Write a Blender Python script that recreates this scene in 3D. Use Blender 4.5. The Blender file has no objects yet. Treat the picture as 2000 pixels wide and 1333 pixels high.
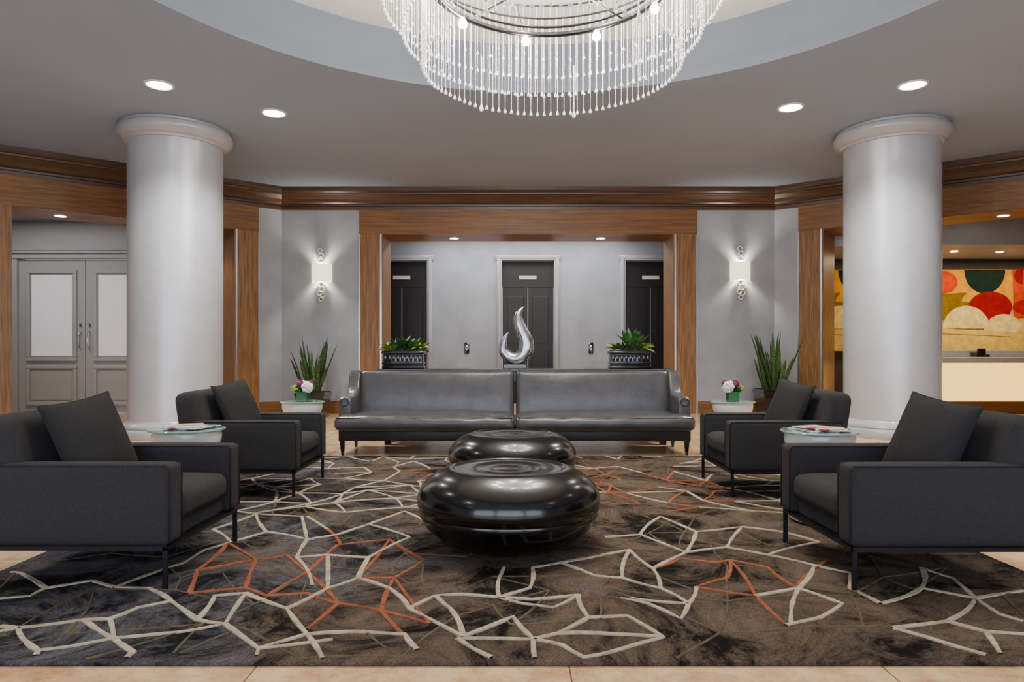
import bpy, bmesh, math, random
from mathutils import Vector, Matrix, noise
random.seed(7)
H=1.15; F=1333.0; HY=692.0
CEIL=4.33
def s2l(c):
    return tuple((x/255/12.92 if x/255<=.04045 else ((x/255+.055)/1.055)**2.4) for x in c)
def fl(px,py,z=0.0):
    d=(H-z)*F/(py-HY); return ((px-1000)*d/F,d)

# ---------------- materials
def mat(name,col,rough=.5,metal=0,var=0.0,vscale=6,stretch=(1,1,1),bump=0,bscale=60,col2=None,coat=0,trans=0,emit=None,estr=0,spec=None,sheen=0,detail=4,lo=.35,hi=.65,crough=.08):
    m=bpy.data.materials.new(name); m.use_nodes=True
    nt=m.node_tree; b=nt.nodes['Principled BSDF']
    c=s2l(col)
    b.inputs['Base Color'].default_value=(*c,1)
    b.inputs['Roughness'].default_value=rough
    b.inputs['Metallic'].default_value=metal
    b.inputs['Coat Weight'].default_value=coat
    b.inputs['Coat Roughness'].default_value=crough
    b.inputs['Transmission Weight'].default_value=trans
    if spec is not None: b.inputs['Specular IOR Level'].default_value=spec
    if sheen: b.inputs['Sheen Weight'].default_value=sheen
    if emit:
        b.inputs['Emission Color'].default_value=(*s2l(emit),1); b.inputs['Emission Strength'].default_value=estr
    tc=nt.nodes.new('ShaderNodeTexCoord'); mp=nt.nodes.new('ShaderNodeMapping')
    mp.inputs['Scale'].default_value=stretch
    nt.links.new(tc.outputs['Object'],mp.inputs['Vector'])
    if var or col2:
        n=nt.nodes.new('ShaderNodeTexNoise'); n.inputs['Scale'].default_value=vscale; n.inputs['Detail'].default_value=detail
        nt.links.new(mp.outputs['Vector'],n.inputs['Vector'])
        r=nt.nodes.new('ShaderNodeValToRGB')
        c2=s2l(col2) if col2 else tuple(max(0,x*(1-var)) for x in c)
        r.color_ramp.elements[0].position=lo; r.color_ramp.elements[1].position=hi
        r.color_ramp.elements[0].color=(*c2,1); r.color_ramp.elements[1].color=(*c,1)
        nt.links.new(n.outputs['Fac'],r.inputs['Fac']); nt.links.new(r.outputs['Color'],b.inputs['Base Color'])
    if bump:
        n2=nt.nodes.new('ShaderNodeTexNoise'); n2.inputs['Scale'].default_value=bscale; n2.inputs['Detail'].default_value=3
        nt.links.new(tc.outputs['Object'],n2.inputs['Vector'])
        bp=nt.nodes.new('ShaderNodeBump'); bp.inputs['Strength'].default_value=bump; bp.inputs['Distance'].default_value=.01
        nt.links.new(n2.outputs['Fac'],bp.inputs['Height']); nt.links.new(bp.outputs['Normal'],b.inputs['Normal'])
    return m
M={}
M['wall']=mat('plaster_grey',(168,173,182),.42,var=.16,vscale=2.2,bump=.06,bscale=60)
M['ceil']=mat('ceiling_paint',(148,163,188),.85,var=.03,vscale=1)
M['riser']=mat('recess_shaded_paint',(112,118,130),.85,var=.03,vscale=1)  # shaded tone of the recess side, put into its colour
M['dome']=mat('dome_lit_paint',(246,248,250),.8,var=.03,vscale=1)  # lit look of the recess top, put into its near-white colour
M['woodv']=mat('wood_vertical',(156,113,62),.42,col2=(112,76,38),vscale=9,stretch=(4,4,.25))
M['woodh']=mat('wood_horizontal',(142,98,51),.42,col2=(108,71,34),vscale=5,stretch=(.3,.6,8))
M['woodc']=mat('wood_cornice',(84,54,31),.4,col2=(54,33,18),vscale=5,stretch=(.3,.5,8),coat=.15,crough=.3)
M['metal']=mat('brushed_metal',(205,205,208),.25,1)
M['leather']=mat('grey_leather',(76,75,76),.28,var=.25,vscale=5,bump=.25,bscale=25)
M['leather_dk']=mat('dark_leather',(40,39,39),.45,var=.2,vscale=5,bump=.15,bscale=40)
M['fabric']=mat('charcoal_fabric',(57,56,57),.95,var=.25,vscale=120,bump=.5,bscale=350,spec=.2)
M['pillow']=mat('pillow_fabric',(49,48,49),.95,var=.25,vscale=150,bump=.5,bscale=300,spec=.2)
M['steel']=mat('dark_steel',(40,40,44),.35,.8)
M['lacquer']=mat('espresso_lacquer',(11,8,7),.22,var=.3,vscale=3,stretch=(1,1,6),coat=.3,crough=.1)
M['column']=mat('column_plaster',(192,195,202),.36,metal=.35,var=.06,vscale=4)
M['colbase']=mat('column_moulding',(168,169,173),.28,var=.05,vscale=4,coat=.3)
M['white']=mat('white_ceramic',(222,220,214),.2,coat=.4,var=.03)
M['black']=mat('black_ceramic',(14,14,15),.15,coat=.7,var=.1)
M['darkdoor']=mat('elevator_bronze',(34,31,30),.4,.3,var=.2,vscale=2,stretch=(6,1,.4))
M['silver']=mat('cast_silver',(200,200,204),.22,1,var=.25,vscale=9,bump=.15,bscale=12)
M['doorw']=mat('door_paint',(170,171,173),.4,var=.04,vscale=3)
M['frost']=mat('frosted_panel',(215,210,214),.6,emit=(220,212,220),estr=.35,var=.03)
M['leaf']=mat('leaf_green',(62,112,48),.45,col2=(28,62,26),vscale=14)
M['snake']=mat('snake_leaf',(70,104,48),.45,col2=(26,52,26),vscale=9,stretch=(1,1,4))
M['lime']=mat('lime_leaf',(140,170,60),.5,var=.3,vscale=20)
M['soil']=mat('soil',(40,30,22),.95,var=.4,vscale=40,bump=.5)
M['flw']=mat('white_petals',(240,238,232),.6,var=.1,vscale=60)
M['flp']=mat('purple_petals',(130,30,90),.6,var=.35,vscale=60)
M['vase']=mat('green_glass',(60,140,80),.08,trans=.55,coat=.3,var=.1)
M['gtop']=mat('table_glass',(190,215,208),.04,trans=.5,coat=.6,var=.02)
M['emit']=mat('lamp_emitter',(255,250,240),.5,emit=(255,246,232),estr=22)
M['emitw']=mat('bulb_emitter',(255,245,230),.5,emit=(255,240,215),estr=160)
M['shade']=mat('sconce_shade',(250,240,215),.5,emit=(255,236,200),estr=2.0,var=.03)
M['chrome']=mat('chandelier_metal',(60,58,58),.3,1)
M['silverleaf']=mat('silver_leaf_rings',(205,200,190),.35,.6,var=.15,vscale=30)
M['glow']=mat('onyx_glow',(250,232,170),.5,col2=(240,205,120),vscale=3,emit=(255,210,110),estr=2.0)
M['stonetop']=mat('counter_stone',(185,187,192),.3,var=.12,vscale=15)
M['plate']=mat('sign_plate',(200,200,198),.5)
M['paper1']=mat('magazine_cover',(205,200,190),.35,col2=(160,45,35),vscale=9,lo=.45,hi=.5)
M['paper2']=mat('magazine_cover_grey',(190,195,198),.35,col2=(70,80,90),vscale=11,lo=.42,hi=.5)
def glassmat():
    m=bpy.data.materials.new('crystal_glass'); m.use_nodes=True; nt=m.node_tree; b=nt.nodes['Principled BSDF']
    b.inputs['Base Color'].default_value=(.96,.96,.96,1); b.inputs['Roughness'].default_value=.1
    b.inputs['Coat Weight'].default_value=.5
    t=nt.nodes.new('ShaderNodeBsdfTransparent'); mx=nt.nodes.new('ShaderNodeMixShader'); mx.inputs[0].default_value=.62
    lw=nt.nodes.new('ShaderNodeTexNoise'); lw.inputs['Scale'].default_value=90
    mr=nt.nodes.new('ShaderNodeMapRange'); mr.inputs['From Min'].default_value=.35; mr.inputs['From Max'].default_value=.65; mr.inputs['To Min'].default_value=.25; mr.inputs['To Max'].default_value=.85
    tc=nt.nodes.new('ShaderNodeTexCoord'); nt.links.new(tc.outputs['Object'],lw.inputs['Vector'])
    nt.links.new(lw.outputs['Fac'],mr.inputs['Value']); nt.links.new(mr.outputs['Result'],mx.inputs[0])
    out=nt.nodes['Material Output']; nt.links.new(t.outputs[0],mx.inputs[1]); nt.links.new(b.outputs[0],mx.inputs[2]); nt.links.new(mx.outputs[0],out.inputs['Surface'])
    return m
M['crystal']=glassmat()
def floormat():
    m=bpy.data.materials.new('travertine_tiles'); m.use_nodes=True; nt=m.node_tree; b=nt.nodes['Principled BSDF']
    tc=nt.nodes.new('ShaderNodeTexCoord')
    mp=nt.nodes.new('ShaderNodeMapping'); mp.inputs['Location'].default_value=(-.21,-.3,0)
    nt.links.new(tc.outputs['Object'],mp.inputs['Vector'])
    br=nt.nodes.new('ShaderNodeTexBrick'); br.offset=0
    br.inputs['Scale'].default_value=1; br.inputs['Brick Width'].default_value=1.15; br.inputs['Row Height'].default_value=1.15
    br.inputs['Mortar Size'].default_value=.003; br.inputs['Mortar'].default_value=(*s2l((150,120,90)),1)
    br.inputs['Color1'].default_value=(1,1,1,1); br.inputs['Color2'].default_value=(.92,.9,.88,1)
    nt.links.new(mp.outputs['Vector'],br.inputs['Vector'])
    n=nt.nodes.new('ShaderNodeTexNoise'); n.inputs['Scale'].default_value=5; n.inputs['Detail'].default_value=10; n.inputs['Roughness'].default_value=.75
    nt.links.new(tc.outputs['Object'],n.inputs['Vector'])
    r=nt.nodes.new('ShaderNodeValToRGB'); e=r.color_ramp.elements
    e[0].position=.34; e[0].color=(*s2l((182,134,90)),1); e[1].position=.58; e[1].color=(*s2l((228,194,150)),1)
    nt.links.new(n.outputs['Fac'],r.inputs['Fac'])
    mx=nt.nodes.new('ShaderNodeMix'); mx.data_type='RGBA'; mx.blend_type='MULTIPLY'; mx.inputs[0].default_value=1
    nt.links.new(r.outputs['Color'],mx.inputs[6]); nt.links.new(br.outputs['Color'],mx.inputs[7])
    nt.links.new(mx.outputs[2],b.inputs['Base Color']); b.inputs['Roughness'].default_value=.25
    return m
M['floor']=floormat()
def rugmat():
    m=bpy.data.materials.new('rug_pile'); m.use_nodes=True; nt=m.node_tree; b=nt.nodes['Principled BSDF']
    tc=nt.nodes.new('ShaderNodeTexCoord')
    n=nt.nodes.new('ShaderNodeTexNoise'); n.inputs['Scale'].default_value=1.7; n.inputs['Detail'].default_value=12; n.inputs['Roughness'].default_value=.78; n.inputs['Distortion'].default_value=1.3
    nt.links.new(tc.outputs['Object'],n.inputs['Vector'])
    r=nt.nodes.new('ShaderNodeValToRGB'); e=r.color_ramp.elements
    e[0].position=.42; e[0].color=(*s2l((20,16,14)),1); e[1].position=.50; e[1].color=(*s2l((80,68,57)),1)
    x=e.new(.63); x.color=(*s2l((104,89,75)),1)
    nt.links.new(n.outputs['Fac'],r.inputs['Fac'])
    nb=nt.nodes.new('ShaderNodeTexNoise'); nb.inputs['Scale'].default_value=.9; nb.inputs['Detail'].default_value=8; nb.inputs['Roughness'].default_value=.7
    mpb=nt.nodes.new('ShaderNodeMapping'); mpb.inputs['Location'].default_value=(3.3,1.7,0)
    nt.links.new(tc.outputs['Object'],mpb.inputs['Vector']); nt.links.new(mpb.outputs['Vector'],nb.inputs['Vector'])
    sx=nt.nodes.new('ShaderNodeSeparateXYZ'); nt.links.new(tc.outputs['Object'],sx.inputs[0])
    sheen_x=nt.nodes.new('ShaderNodeMapRange'); sheen_x.inputs['From Min'].default_value=.3; sheen_x.inputs['From Max'].default_value=-2.2; sheen_x.inputs['To Min'].default_value=-.10; sheen_x.inputs['To Max'].default_value=.20  # cool window sheen towards the left, painted into the pile colour
    nt.links.new(sx.outputs['X'],sheen_x.inputs['Value'])
    ad=nt.nodes.new('ShaderNodeMath'); ad.operation='ADD'; nt.links.new(nb.outputs['Fac'],ad.inputs[0]); nt.links.new(sheen_x.outputs['Result'],ad.inputs[1])
    sheen_mask=nt.nodes.new('ShaderNodeMapRange'); sheen_mask.inputs['From Min'].default_value=.5; sheen_mask.inputs['From Max'].default_value=.62; sheen_mask.inputs['To Max'].default_value=.85
    nt.links.new(ad.outputs[0],sheen_mask.inputs['Value'])
    hs=nt.nodes.new('ShaderNodeMix'); hs.data_type='RGBA'; hs.blend_type='MIX'
    r2=nt.nodes.new('ShaderNodeValToRGB'); f=r2.color_ramp.elements
    f[0].position=.43; f[0].color=(*s2l((19,19,22)),1); f[1].position=.58; f[1].color=(*s2l((88,89,95)),1)
    nt.links.new(n.outputs['Fac'],r2.inputs['Fac'])
    nt.links.new(sheen_mask.outputs['Result'],hs.inputs[0]); nt.links.new(r.outputs['Color'],hs.inputs[6]); nt.links.new(r2.outputs['Color'],hs.inputs[7])
    n3=nt.nodes.new('ShaderNodeTexNoise'); n3.inputs['Scale'].default_value=150; n3.inputs['Detail'].default_value=3; nt.links.new(tc.outputs['Object'],n3.inputs['Vector'])
    mr=nt.nodes.new('ShaderNodeMapRange'); mr.inputs['From Min'].default_value=.3; mr.inputs['From Max'].default_value=.7; mr.inputs['To Min'].default_value=.55; mr.inputs['To Max'].default_value=1.3
    nt.links.new(n3.outputs['Fac'],mr.inputs['Value'])
    mx=nt.nodes.new('ShaderNodeMix'); mx.data_type='RGBA'; mx.blend_type='MULTIPLY'; mx.inputs[0].default_value=1
    nt.links.new(hs.outputs[2],mx.inputs[6]); nt.links.new(mr.outputs['Result'],mx.inputs[7])
    nt.links.new(mx.outputs[2],b.inputs['Base Color'])
    b.inputs['Roughness'].default_value=.95; b.inputs['Specular IOR Level'].default_value=.1
    bp=nt.nodes.new('ShaderNodeBump'); bp.inputs['Strength'].default_value=.7; bp.inputs['Distance'].default_value=.01
    nt.links.new(n3.outputs['Fac'],bp.inputs['Height']); nt.links.new(bp.outputs['Normal'],b.inputs['Normal'])
    return m
M['rug']=rugmat()
M['rugc']=mat('rug_cream_line',(184,171,148),.95,var=.35,vscale=25,bump=.4,bscale=200,spec=.1)
M['rugo']=mat('rug_rust_line',(150,88,62),.95,var=.35,vscale=25,bump=.4,bscale=200,spec=.1)
M['rugg']=mat('rug_olive_line',(98,88,68),.95,var=.35,vscale=25,bump=.4,bscale=200,spec=.1)

# ---------------- geometry helpers
def empty(name,loc=(0,0,0),rz=0):
    e=bpy.data.objects.new(name,None); e.empty_display_size=.1
    e.location=loc; e.rotation_euler=(0,0,rz); bpy.context.collection.objects.link(e); return e
def addobj(name,bm,mats,parent=None,smooth=False,mtx=None,angle=None):
    me=bpy.data.meshes.new(name); bmesh.ops.recalc_face_normals(bm,faces=bm.faces[:]) ; bm.to_mesh(me); bm.free()
    for m in (mats if isinstance(mats,(list,tuple)) else [mats]): me.materials.append(m if not isinstance(m,str) else M[m])
    if smooth:
        for p in me.polygons: p.use_smooth=True
        if angle:
            try: me.set_sharp_from_angle(angle=math.radians(angle))
            except Exception: pass
    o=bpy.data.objects.new(name,me); bpy.context.collection.objects.link(o)
    if mtx is not None: o.matrix_world=mtx
    if parent: o.parent=parent
    return o
def bm_box(bm,x0,x1,y0,y1,z0,z1,bevel=0,seg=2,mi=0,mtx=None):
    b2=bmesh.new(); bmesh.ops.create_cube(b2,size=1)
    for v in b2.verts: v.co=Vector(((v.co.x+.5)*(x1-x0)+x0,(v.co.y+.5)*(y1-y0)+y0,(v.co.z+.5)*(z1-z0)+z0))
    if bevel: bmesh.ops.bevel(b2,geom=b2.edges[:],offset=bevel,segments=seg,profile=.5,affect='EDGES')
    merge(bm,b2,mi,mtx)
def merge(bm,b2,mi=0,mtx=None):
    if mtx is not None: bmesh.ops.transform(b2,matrix=mtx,verts=b2.verts)
    vm=[bm.verts.new(v.co) for v in b2.verts]
    b2.verts.index_update()
    for f in b2.faces:
        try:
            nf=bm.faces.new([vm[v.index] for v in f.verts]); nf.material_index=mi
        except ValueError: pass
    b2.free()
def box(name,x0,x1,y0,y1,z0,z1,m,parent=None,bevel=0,seg=3,mtx=None):
    bm=bmesh.new(); bm_box(bm,x0,x1,y0,y1,z0,z1,bevel,seg)
    return addobj(name,bm,m,parent,smooth=bevel>0,mtx=mtx,angle=50 if bevel>0 else None)
def prism(name,pts,z0,z1,m):
    bm=bmesh.new(); A=[bm.verts.new((x,y,z0)) for x,y in pts]; B=[bm.verts.new((x,y,z1)) for x,y in pts]
    bm.faces.new(A); bm.faces.new(B[::-1])
    for i in range(len(pts)):
        j=(i+1)%len(pts); bm.faces.new((A[i],A[j],B[j],B[i]))
    return addobj(name,bm,m)
def bm_cushion(sx,sy,sz,r,puff=(0,0,0),n=14,wr=0,seed=0):
    bm=bmesh.new(); bmesh.ops.create_cube(bm,size=2)
    bmesh.ops.subdivide_edges(bm,edges=bm.edges[:],cuts=n,use_grid_fill=True)
    hx,hy,hz=sx/2,sy/2,sz/2
    for v in bm.verts:
        u=v.co.copy()
        p=Vector((hx*math.sin(u.x*math.pi/2),hy*math.sin(u.y*math.pi/2),hz*math.sin(u.z*math.pi/2)))
        c=Vector((max(-hx+r,min(hx-r,p.x)),max(-hy+r,min(hy-r,p.y)),max(-hz+r,min(hz-r,p.z))))
        dlt=p-c
        if dlt.length>1e-6: p=c+dlt.normalized()*r
        ux,uy,uz=p.x/hx,p.y/hy,p.z/hz
        p.x+=puff[0]*math.copysign(1,ux)*abs(ux)**2*max(0,(1-uy**2))*max(0,(1-uz**2))
        p.y+=puff[1]*math.copysign(1,uy)*abs(uy)**2*max(0,(1-ux**4))*max(0,(1-uz**2))
        p.z+=puff[2]*math.copysign(1,uz)*abs(uz)**2*max(0,(1-ux**6))*max(0,(1-uy**4))
        if wr:
            nv=noise.noise(Vector((p.x*6+seed,p.y*6,p.z*6)))+.5*noise.noise(Vector((p.x*16+seed,p.y*9,p.z*9)))
            p+=Vector((0,-1,1))*nv*wr
        v.co=p
    return bm
def cushion(name,c,size,r,m,parent=None,puff=(0,0,0),n=14,rot=None,wr=0,seed=0):
    bm=bm_cushion(*size,r,puff,n,wr,seed)
    mt=Matrix.Translation(c)
    if rot: mt=mt@rot
    bmesh.ops.transform(bm,matrix=mt,verts=bm.verts)
    return addobj(name,bm,m,parent,smooth=True)
def bm_lathe(bm,prof,seg=48,mi=0,c=(0,0,0),a0=0,a1=2*math.pi,fn=None):
    full=abs(a1-a0-2*math.pi)<1e-6
    rows=[]; cnt=seg if full else seg+1
    for r,z in prof:
        if r<1e-5: rows.append([bm.verts.new((c[0],c[1],c[2]+z))]); continue
        row=[]
        for i in range(cnt):
            a=a0+(a1-a0)*i/seg
            row.append(bm.verts.new((c[0]+r*math.cos(a),c[1]+r*math.sin(a),c[2]+z)))
        rows.append(row)
    for A,B in zip(rows,rows[1:]):
        for i in range(seg):
            j=(i+1)%cnt if full else i+1
            if len(A)==1 and len(B)==1: continue
            if len(A)==1: f=bm.faces.new((A[0],B[j],B[i]))
            elif len(B)==1: f=bm.faces.new((A[i],A[j],B[0]))
            else: f=bm.faces.new((A[i],A[j],B[j],B[i]))
            f.material_index=mi
def lathe(name,prof,m,parent=None,seg=64,c=(0,0,0),angle=40):
    bm=bmesh.new(); bm_lathe(bm,prof,seg,0,c); return addobj(name,bm,m,parent,smooth=True,angle=angle)
def smoothpath(pts,k=6):
    out=[]
    n=len(pts)
    for i in range(n-1):
        p0=pts[max(0,i-1)];p1=pts[i];p2=pts[i+1];p3=pts[min(n-1,i+2)]
        for j in range(k):
            t=j/k
            out.append(tuple(.5*((2*p1[q])+(-p0[q]+p2[q])*t+(2*p0[q]-5*p1[q]+4*p2[q]-p3[q])*t*t+(-p0[q]+3*p1[q]-3*p2[q]+p3[q])*t**3) for q in range(len(p1))))
    out.append(tuple(pts[-1])); return out
def bm_tube(bm,pts,rad,seg=10,mi=0,closed=False,flat=1.0):
    P=[Vector(p) for p in pts]; n=len(P); rows=[]
    prev=None
    for i,p in enumerate(P):
        if closed: t=P[(i+1)%n]-P[i-1]
        else: t=P[min(n-1,i+1)]-P[max(0,i-1)]
        t.normalize()
        if prev is None:
            a=Vector((0,1,0)) if abs(t.y)<.9 else Vector((1,0,0))
            a=(a-t*a.dot(t)).normalized()
        else: a=(prev-t*prev.dot(t)).normalized()
        prev=a; b=t.cross(a)
        r=rad[i] if isinstance(rad,(list,tuple)) else rad
        rows.append([bm.verts.new(p+(a*math.cos(2*math.pi*k/seg)*flat+b*math.sin(2*math.pi*k/seg))*r) for k in range(seg)])
    rng=range(n) if closed else range(n-1)
    for i in rng:
        A=rows[i];B=rows[(i+1)%n]
        for k in range(seg):
            f=bm.faces.new((A[k],A[(k+1)%seg],B[(k+1)%seg],B[k])); f.material_index=mi
    if not closed:
        for rw in (rows[0],rows[-1]):
            f=bm.faces.new(rw); f.material_index=mi
def bm_torus(bm,c,R,r,axis='Z',n=32,seg=8,mi=0,sx=1,sz=1):
    pts=[]
    for i in range(n):
        a=2*math.pi*i/n
        if axis=='Z': pts.append((c[0]+R*math.cos(a),c[1]+R*math.sin(a),c[2]))
        else: pts.append((c[0]+R*sx*math.cos(a),c[1],c[2]+R*sz*math.sin(a)))
    bm_tube(bm,pts,r,seg,mi,closed=True)
def bm_blade(bm,base,dirv,L,W,bend=0.0,mi=0,n=7,tip=1.0,curl=.25,prof=None):
    d=Vector(dirv).normalized(); side=d.cross(Vector((0,0,1)))
    if side.length<.05: side=Vector((1,0,0))
    side.normalize(); side.rotate(Matrix.Rotation(random.uniform(-.8,.8),3,d))
    nrm=side.cross(d); rows=[]
    p=Vector(base); dd=d.copy()
    for i in range(n+1):
        t=i/n
        w=W*(min(1,.55+t*1.6))*(max(0,1-t**3.0))**.8 if prof is None else W*prof(t)
        c=p+Vector((0,0,0))
        rows.append([bm.verts.new(c-side*w/2+nrm*w*curl),bm.verts.new(c),bm.verts.new(c+side*w/2+nrm*w*curl)])
        dd=(dd+Vector((0,0,-bend/n))).normalized(); p=p+dd*L/n
    for A,B in zip(rows,rows[1:]):
        for k in (0,1):
            f=bm.faces.new((A[k],A[k+1],B[k+1],B[k])); f.material_index=mi

def light(name,typ,loc,power,col=(255,250,243),size=.1,rot=(0,0,0),spot=None,blend=.6,sy=None,parent=None):
    l=bpy.data.lights.new(name,typ); l.energy=power; l.color=s2l(col)
    if typ=='AREA':
        l.size=size
        if sy: l.shape='RECTANGLE'; l.size_y=sy
    else: l.shadow_soft_size=size
    if typ=='SPOT': l.spot_size=math.radians(spot); l.spot_blend=blend
    o=bpy.data.objects.new(name,l); o.location=loc; o.rotation_euler=rot; bpy.context.collection.objects.link(o)
    if parent: o.parent=parent
    return o

# ================= ROOM
BY=13.2; XL,XR=-4.45,5.07; AX=.31
box('floor',-12,14.5,-3.4,16.3,-.2,0,'floor')
uL=Vector((-.793,-.6095,0)).normalized()
def frame(origin,u,n):
    m=Matrix.Identity(4)
    for i in range(3): m[i][0]=u[i]; m[i][1]=n[i]; m[i][2]=(0,0,1)[i]; m[i][3]=origin[i]
    return m
nLv=Vector((uL.y,-uL.x,0))
if nLv.y<0: nLv=-nLv
uR=Vector((-uL.x,uL.y,0)); nRv=Vector((-nLv.x,nLv.y,0))
FL=frame((XL,BY,0),uL,nLv); FR=frame((XR,BY,0),uR,nRv)
def bbox_bm(items,mtx=None):
    bm=bmesh.new()
    for it in items: bm_box(bm,*it[:6],bevel=it[6] if len(it)>6 else 0,mtx=mtx)
    return bm
OP0,OP1=-2.495,3.115; OT=3.467; PW=.445; DEP=.83
addobj('wall_back',bbox_bm([(XL-.02,OP0-.01,BY,BY+DEP-.01,0,CEIL),(OP1+.01,XR+.02,BY,BY+DEP-.01,0,CEIL),(OP0-.01,OP1+.01,BY,BY+DEP-.01,OT+.01,CEIL)]),'wall')
addobj('trim_opening_back',bbox_bm([(OP0-PW,OP0,BY-.05,BY+.05,0,OT),(OP1,OP1+PW,BY-.05,BY+.05,0,OT),
   (OP0-.02,OP0+.005,BY-.04,BY+DEP,0,OT),(OP1-.005,OP1+.02,BY-.04,BY+DEP,0,OT)]),'woodv')
addobj('trim_lintel_back',bbox_bm([(OP0-PW,OP1+PW,BY-.065,BY+.05,OT,3.96),(OP0,OP1,BY-.05,BY+DEP,OT-.01,OT+.02)]),'woodh')
addobj('trim_metal_back',bbox_bm([(OP0-PW-.015,OP0-PW+.012,BY-.07,BY,0,OT),(OP1+PW-.012,OP1+PW+.015,BY-.07,BY,0,OT),
   (OP0-.045,OP0-.015,BY-.058,BY-.04,0,OT),(OP1+.015,OP1+.045,BY-.058,BY-.04,0,OT)]),'metal')
for side,FM in (('left',FL),('right',FR)):
    w=bbox_bm([(-.01,.89,0,DEP-.02,0,CEIL),(4.22,5.107,0,DEP-.02,0,CEIL),(.88,4.23,0,DEP-.02,OT+.01,CEIL)],FM)
    addobj('wall_angled_'+side,w,'wall')
    w=bbox_bm([(.46,.89,-.05,.0,0,OT),(4.22,4.66,-.05,.0,0,OT),(.87,.895,-.04,DEP,0,OT),(4.215,4.24,-.04,DEP,0,OT)],FM)
    addobj('trim_opening_'+side,w,'woodv')
    w=bbox_bm([(.46,4.66,-.065,0,OT,3.96),(.88,4.23,-.04,DEP,OT-.01,OT+.02)],FM)
    addobj('trim_lintel_'+side,w,'woodh')
    w=bbox_bm([(.845,.875,-.062,-.045,0,OT),(.445,.465,-.06,0,0,OT)],FM)
    addobj('trim_metal_'+side,w,'metal')
    w=bbox_bm([(0,.44,-.03,0,0,.24)],FM)
    addobj('baseboard_angled_'+side,w,'woodh')
addobj('baseboard_back',bbox_bm([(XL,OP0-PW-.02,BY-.03,BY,0,.24),(OP1+PW+.02,XR,BY-.03,BY,0,.24)]),'woodh')
EL=Vector((XL,BY,0))+uL*5.107; ER=Vector((XR,BY,0))+uR*5.107
box('wall_left',EL.x-.2,EL.x,-3.2,EL.y+.1,0,CEIL,'wall')
box('wall_right',ER.x,ER.x+.2,-3.2,ER.y+.1,0,CEIL,'wall')
WY=-3.2
addobj('wall_rear',bbox_bm([(EL.x-.2,-6.5,WY-.2,WY,0,CEIL),(-6.5,7,WY-.2,WY,0,.3),(-6.5,7,WY-.2,WY,3.6,CEIL),(7,ER.x+.2,WY-.2,WY,0,CEIL),(-2.2,-1.8,WY-.2,WY,.3,3.6),(2.3,2.7,WY-.2,WY,.3,3.6)]),'wall')
for i,(a,b) in enumerate(((-6.5,-2.2),(-1.8,2.3),(2.7,7))):
    bm=bbox_bm([(a,b,WY-.14,WY-.06,.3,.36),(a,b,WY-.14,WY-.06,3.54,3.6),(a,a+.06,WY-.14,WY-.06,.36,3.54),(b-.06,b,WY-.14,WY-.06,.36,3.54),((a+b)/2-.03,(a+b)/2+.03,WY-.14,WY-.06,.36,3.54),(a+.06,b-.06,WY-.14,WY-.06,2.6,2.66)])
    addobj('window_%d'%(i+1),bm,'steel')
prof=[(0,3.93),(.075,3.93),(.08,3.985),(.06,4.0),(.065,4.03),(.10,4.06),(.13,4.12),(.19,4.19),(.21,4.2),(.215,4.225),(.24,4.24),(.26,4.27),(.265,4.33),(0,4.33)]
path=[Vector((EL.x,-3.2)),Vector((EL.x,EL.y)),Vector((XL,BY)),Vector((XR,BY)),Vector((ER.x,ER.y)),Vector((ER.x,-3.2))]
bm=bmesh.new(); rows=[]
for i,p in enumerate(path):
    ns=[]
    for a,b in ((i-1,i),(i,i+1)):
        if 0<=a and b<len(path):
            t=(path[b]-path[a]).normalized(); ns.append(Vector((t.y,-t.x)))
    nn=sum(ns,Vector((0,0))).normalized(); k=1/max(.3,nn.dot(ns[0]))
    rows.append([bm.verts.new((p.x+nn.x*o*k,p.y+nn.y*o*k,z)) for o,z in prof])
for A,B in zip(rows,rows[1:]):
    for k in range(len(prof)-1): bm.faces.new((A[k],A[k+1],B[k+1],B[k]))
addobj('trim_cornice',bm,'woodc')
def annulus(bm,c,R,z,outer,n=96,mi=0):
    x0,x1,y0,y1=outer
    angs=[2*math.pi*i/n for i in range(n)]+[math.atan2(y-c[1],x-c[0])%(2*math.pi) for x in (x0,x1) for y in (y0,y1)]
    angs=sorted(set(angs)); I=[];O=[]
    for a in angs:
        ca,sa=math.cos(a),math.sin(a); I.append(bm.verts.new((c[0]+R*ca,c[1]+R*sa,z)))
        t=min([((x1 if ca>0 else x0)-c[0])/ca if abs(ca)>1e-9 else 1e9, ((y1 if sa>0 else y0)-c[1])/sa if abs(sa)>1e-9 else 1e9])
        O.append(bm.verts.new((c[0]+t*ca,c[1]+t*sa,z)))
    m=len(angs)
    for i in range(m):
        f=bm.faces.new((I[i],I[(i+1)%m],O[(i+1)%m],O[i])); f.material_index=mi
C1=(AX,4.35);R1=3.95
Z2=4.86
bm=bmesh.new()
annulus(bm,C1,R1,CEIL,(EL.x-.2,ER.x+.2,-3.4,BY+.1))
bm_lathe(bm,[(R1,CEIL),(R1-.12,Z2)],128,1,(C1[0],C1[1],0))
bm_lathe(bm,[(R1-.12,Z2),(0,Z2)],128,2,(C1[0],C1[1],0))
bm_box(bm,EL.x-.2,ER.x+.2,-3.4,BY+.1,5.2,5.3)
addobj('ceiling',bm,['ceil','riser','dome'])
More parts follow.
